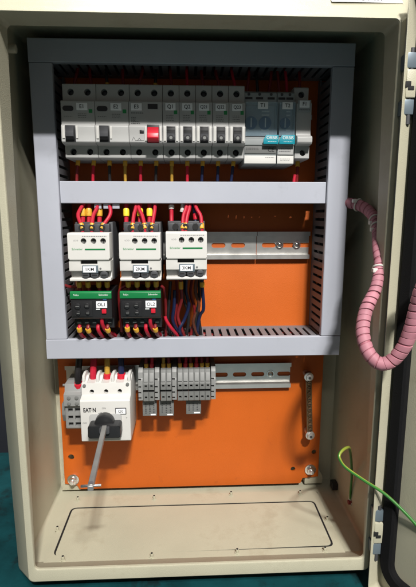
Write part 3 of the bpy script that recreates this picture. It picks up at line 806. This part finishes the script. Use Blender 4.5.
# contactors: (front wires, rear wires)
def ctop(x, xt, bend, lab, m='red', fm='ferrule', y=-62):
    wire(lab, G, [(x, y, 4), (x, y, 13), (x+bend, y+5, 26), ((x+xt)/2+bend*.8, y+9, 34), (xt, y+16, 44), (xt, y+22, 54)], 2.15, m, [(.235, 6.5)], fm=fm)
def crear(x, lab, m='red', fm='ferrule', zt=52, stub='red'):
    wire(lab, G, [(x-1, -52, 10), (x, -49, 22), (x, -47, 34), (x+.5, -42, zt)], 2.6, m, [(.6, 9)], fm=fm)
ctop(-128, -126, -5, 'red wire curving down into the left terminal of contactor 1KM')
ctop(-117, -110, 1, 'red wire dropping into the middle terminal of contactor 1KM')
ctop(-105.5, -101, 8, 'red wire looping out right into the last terminal of contactor 1KM')
crear(-129.5, 'rear red wire with yellow sleeve above the left side of contactor 1KM')
crear(-122.5, 'rear red wire with yellow sleeve above the centre of contactor 1KM')
crear(-110.5, 'rear red wire with yellow sleeve above the right side of contactor 1KM')
ctop(-71, -67, 1, 'red wire dropping into the left terminal of contactor 2KM')
ctop(-57, -66, -3, 'red wire slanting left to right into the middle terminal of contactor 2KM')
ctop(-49, -46, 2, 'red wire dropping into the last terminal of contactor 2KM')
crear(-79.5, 'rear red wire with bright yellow sleeve above left side of contactor 2KM', fm='yferrule')
crear(-63.5, 'rear red wire with bright yellow sleeve above centre of contactor 2KM', fm='yferrule')
crear(-52.5, 'rear red wire with bright yellow sleeve above right side of contactor 2KM', fm='yferrule')
ctop(-14, -8, 1, 'left red wire of the twin entering contactor 3KM')
ctop(-10.5, -5, 2, 'right red wire of the twin entering contactor 3KM')
ctop(8, -1, -1, 'red wire slanting right into the last terminal of contactor 3KM')
wire('blue wire with pale sleeve and red tip above the left of contactor 3KM', G, [(-27, -52, 14), (-27, -48, 26), (-27, -46, 38), (-27, -40, 52)], 2.4, 'red', [(.62, 5)], fm='tie')
wire('dark blue wire end above contactor 3KM beside the slanting red wire', G, [(1, -50, 14), (1, -47, 27), (-1, -45, 38), (-2, -40, 50)], 2.2, 'blue_w', [(.3, 7)], fm='redknob')
wire('blue wire curling out of the middle duct above contactor 3KM', G, [(-27, -44, 34), (-26.6, -44, 40), (-25, -36, 52)], 2.2, 'blue_w')
wire('pale twisted sleeve poking from the duct above contactor 3KM', G, [(-15, -47, 31), (-14, -47, 36), (-12, -40, 50)], 2.4, 'tie')
# contactor to relay links
for x0, nm in ((-138.2, '1KM'), (-83.1, '2KM')):
    for k, (dx, w_) in enumerate(((7, 'far left'), (17, 'left'), (29, 'middle'), (38.5, 'right'))):
        wire('short %s link with yellow sleeve between contactor %s and its relay' % (w_, nm), G, [(x0+dx, -72, -40), (x0+dx, -76, -50), (x0+dx, -70, -60)], 2.1, 'dred', [(.5, 6.5)])
wire('dark red wire crossing from the left duct to contactor 1KM base', G, [(-156, -50, -54), (-146, -60, -55), (-134, -64, -54.5)], 1.8, 'dred')
wire('dark red wire bending down the left side of relay OL2', G, [(-77, -64, -54), (-86, -66, -57), (-89, -62, -70), (-89, -50, -112)], 1.8, 'dred')
wire('dark red wire bending down between contactors 2KM and 3KM', G, [(-40, -64, -54), (-36, -62, -60), (-35, -52, -90), (-36, -44, -124)], 1.8, 'dred')
# relay outlets into the bottom duct
for x0, nm in ((-140.3, 'OL1'), (-85.0, 'OL2')):
    for dx, j, m, w_ in ((5.5, 1, 'red', 'outer left'), (15.5, 4 if nm == 'OL1' else 7, 'dred', 'second'), (27, 5, 'red', 'centre'), (38, 4, 'dred', 'outer right')):
        wire('%s %s wire dropping from relay %s into the bottom duct' % (w_, cn[m], nm), G, [(x0+dx, -67, -98), (x0+dx, -70, -104), (x0+dx+j*.4, -62, -113), (x0+dx+j, -40, -124)], 2.2, m, [(.34 + .05*abs(j)/4, 5.5)] if w_ in ('outer left', 'second', 'outer right') else [])
    wire('bright red wire hanging from the stop button side of relay %s' % nm, G, [(x0+33.5, -76, -84), (x0+32.8, -74, -96), (x0+35, -66, -106), (x0+41, -52, -114), (x0+43, -40, -124)], 2.2, 'red')
# under the right contactor
for pts, m, mk, lb in (
    ([(-16.6, -60, -44), (-16.6, -61, -56), (-16, -57, -72), (-21, -52, -92), (-17, -50, -108), (-12, -44, -124)], 'dred', [(.18, 9)], 'dark red wire with large yellow sleeve hanging under contactor 3KM'),
    ([(-9.5, -55, -44), (-10.6, -54, -62), (-7.4, -52, -80), (-13, -50, -98), (-19, -52, -110), (-15, -44, -124)], 'blue_w', [], 'blue wire hanging under the centre of contactor 3KM'),
    ([(2.4, -55, -44), (.6, -56, -62), (4.6, -54, -80), (-2, -52, -98), (0, -49, -110), (5, -44, -124)], 'brown_w', [], 'brown wire hanging under contactor 3KM'),
    ([(8.2, -62, -44), (8.6, -62, -58), (10, -60, -82), (6, -54, -92), (3, -50, -108), (4, -42, -124)], 'blue_w', [(.16, 6)], 'dark blue wire with yellow sleeve at right edge of contactor 3KM'),
    ([(-24, -60, -60), (-25, -58, -80), (-27, -55, -98), (-22, -48, -112), (-20, -42, -124)], 'blue_w', [], 'blue wire bending down left of the yellow sleeve under 3KM'),
    ([(-36, -58, -92), (-34, -58, -98), (-28, -56, -108), (-22, -48, -118), (-20, -42, -124)], 'red', [], 'bright red wire slanting into the bottom duct left of the blue wires'),
    ([(-29, -56, -50), (-31, -56, -74), (-33, -50, -100), (-30, -42, -124)], 'black_w', [], 'black wire hanging behind the left side under contactor 3KM'),
    ([(-12, -50, -44), (-14, -50, -70), (-8, -46, -92), (-11, -42, -124)], 'black_w', [], 'black wire between the two blue wires hanging under contactor 3KM'),
    ([(-2, -48, -44), (-5, -48, -66), (0, -47, -90), (-6, -42, -124)], 'dred', [], 'dark red wire behind the blue centre wire under contactor 3KM'),
    ([(9.5, -50, -46), (7, -50, -64), (4, -48, -88), (8, -42, -124)], 'black_w', [], 'black wire hanging behind the dark blue right edge wire of 3KM'),
    ([(-22, -50, -46), (-21, -50, -70), (-24, -48, -96), (-17, -42, -124)], 'dred', [], 'dark red wire behind the yellow sleeved wire under contactor 3KM'),
    ([(4.5, -52, -44), (5, -54, -70), (1, -52, -96), (-2, -42, -124)], 'black_w', [], 'black wire hanging behind the brown wire under contactor 3KM')):
    wire(lb, G, pts, 2.0, m, mk)
# isolator feeds
wire('thick red cable entering the left pole of the isolator', G, [(-127.5, -42, -178), (-127.5, -42, -168), (-127, -38, -152), (-127, -30, -136)], 4.0, 'red', [])
wire('yellow cable entering the middle pole of the isolator', G, [(-110, -42, -178), (-110, -42, -168), (-110, -38, -152), (-110, -30, -136)], 3.4, 'yellow_w', [(.2, 10)], fm='redknob')
wire('thick dark blue cable with red sleeve entering the right pole of the isolator', G, [(-92.5, -42, -178), (-92.5, -42, -168), (-93, -38, -152), (-94, -30, -136)], 3.8, 'blue_w', [(.2, 10)], fm='redknob')
wire('thick black cable dropping to the contact block left of the isolator', G, [(-147, -38, -186), (-147, -40, -172), (-146, -36, -156), (-145, -28, -136)], 4.2, 'black_w', [(.05, 7)], fm='redknob')
# terminal block feeds
for i, x in enumerate(xs):
    m = ('dred', 'red', 'yellow_w', 'dred', 'dred', 'red', 'dred', 'red', 'dred', 'dred')[i]
    wire('%s wire with sleeve entering the %s' % (cn[m], labs[i].replace(' from the left', '').replace(' long right', '').replace(' at the right end of', ' of')), G, [(x+3.4, -36, -168), (x+3.4, -37, -160), (x+3.4+random.uniform(-1, 1), -35, -150), (x+3.4, -28, -136)], 2.0, m, [(.34, 5)], fm='ferrule' if i not in (1, 5, 7) else 'redknob')

# ================================================================== PINK DOOR CABLE
cpts = [(168, -30, 44), (180, -58, 41), (190, -74, 36.5), (195.5, -90, 27), (192, -112, 16), (182.5, -138, -4), (180.5, -150, -22), (173.5, -162, -42), (160, -174, -62), (153.5, -186, -80),
        (155.5, -196, -96), (163.5, -203, -104.5), (173.5, -206, -101), (181.5, -210, -87), (185.5, -213, -69), (187, -216, -51), (188.5, -221, -32), (196, -228, -13), (214, -234, 3), (236, -238, 10)]
path = smooth(cpts, 14)
ct = thing('door_cable', cpts[0], 'pink bundle of wires in frosted spiral wrap looping from duct to door', 'cable')
def rad(t):
    return 5.7 if t < .22 else (5.7 - (t-.22)/.08*1.1 if t < .30 else (4.6 if t < .36 else min(5.9, 4.6 + (t-.36)/.12*1.3)))
MB().sweep(path, lambda t: rad(t)*.93, 16).build('wire_bundle', M['pink'], ct)
# spiral wrap: a ribbon wound round the bundle
b = MB(); n = len(path); rows = []
T = [(path[min(i+1, n-1)] - path[max(i-1, 0)]).normalized() for i in range(n)]
fr_ = []; u = T[0].orthogonal().normalized()
for i in range(n):
    u = (u - T[i]*u.dot(T[i])).normalized(); fr_.append((u.copy(), T[i].cross(u)))
cl = [0]
for i in range(1, n): cl.append(cl[-1] + (path[i]-path[i-1]).length)
tot = cl[-1]
def at(s):
    s = min(max(s, 0), tot-.001)
    import bisect
    i = min(bisect.bisect_right(cl, s)-1, n-2); f = (s-cl[i])/(cl[i+1]-cl[i])
    return path[i].lerp(path[i+1], f), fr_[i][0].lerp(fr_[i+1][0], f), fr_[i][1].lerp(fr_[i+1][1], f), s/tot
pitch, wdt = 6.6, 6.0
turns = tot/pitch; st = int(turns*20)
for k in range(st):
    a = 2*math.pi*k/20; s0 = k/20*pitch + .5*math.sin(k/20*.9) + .3*math.sin(k/20*2.3+1)
    row = []
    for j, (q, lift) in enumerate(((0, -.5), (.06, .35), (.5, .5), (.94, .35), (1, -.5))):
        p, uu, vv, tt = at(s0 + q*wdt)
        rr = rad(tt) + lift
        row.append(b.bm.verts.new(p + (uu*math.cos(a) + vv*math.sin(a))*rr))
    rows.append(row)
for A_, B_ in zip(rows, rows[1:]):
    for j in range(4): b.bm.faces.new((A_[j], A_[j+1], B_[j+1], B_[j]))
b.build('spiral_wrap', M['wrap'], ct, recalc=False)
for f, ang in ((.105, 2.2), (.20, 4.2), (.235, 3.4), (.37, 2.6)):
    p, uu, vv, tt = at(f*tot); rr = rad(tt)+1.0
    q = MB().sweep([p + (uu*math.cos(a) + vv*math.sin(a))*rr for a in [2*math.pi*k/24 for k in range(24)]], .9, 6, closed=True)
    o = q.build('cable_tie', M['tie'], ct)
    side = Vector((-.8, -.5, -.3 if f > .15 else .6)).normalized()
    c_ = p + side*(rr+1.5)
    MB().box(c_.x-2.4, c_.x+2.4, c_.y-2.4, c_.y+2.4, c_.z-2, c_.z+2, .7).build('tie_head', M['tie'], o)

# ================================================================== EARTH WIRE
ep = [(199, -66, -338), (198, -68, -322), (196, -74, -300), (191, -84, -277), (182, -102, -252), (170, -128, -229), (160, -148, -216.5), (151, -159, -213), (145.8, -164, -215), (145.5, -166.5, -219), (151.7, -168, -227.5), (170, -172, -240), (190, -178, -252), (207, -190, -266), (222, -204, -281), (238, -222, -292)]
o = MB().sweep(smooth(ep, 8), 1.6, 12).build('earth_wire', M['gy'], loc=ep[0])
tag(o, 'loose green and yellow earth wire curving from the cabinet wall to the door', 'earth wire')
MB().cyl((200, -66, -339), 4.2, 1.0, (-1, 0, 0), 16).cyl((199, -66, -336), 2.1, 9, 'z', 10).build('ring_lug', M['steel'], o)
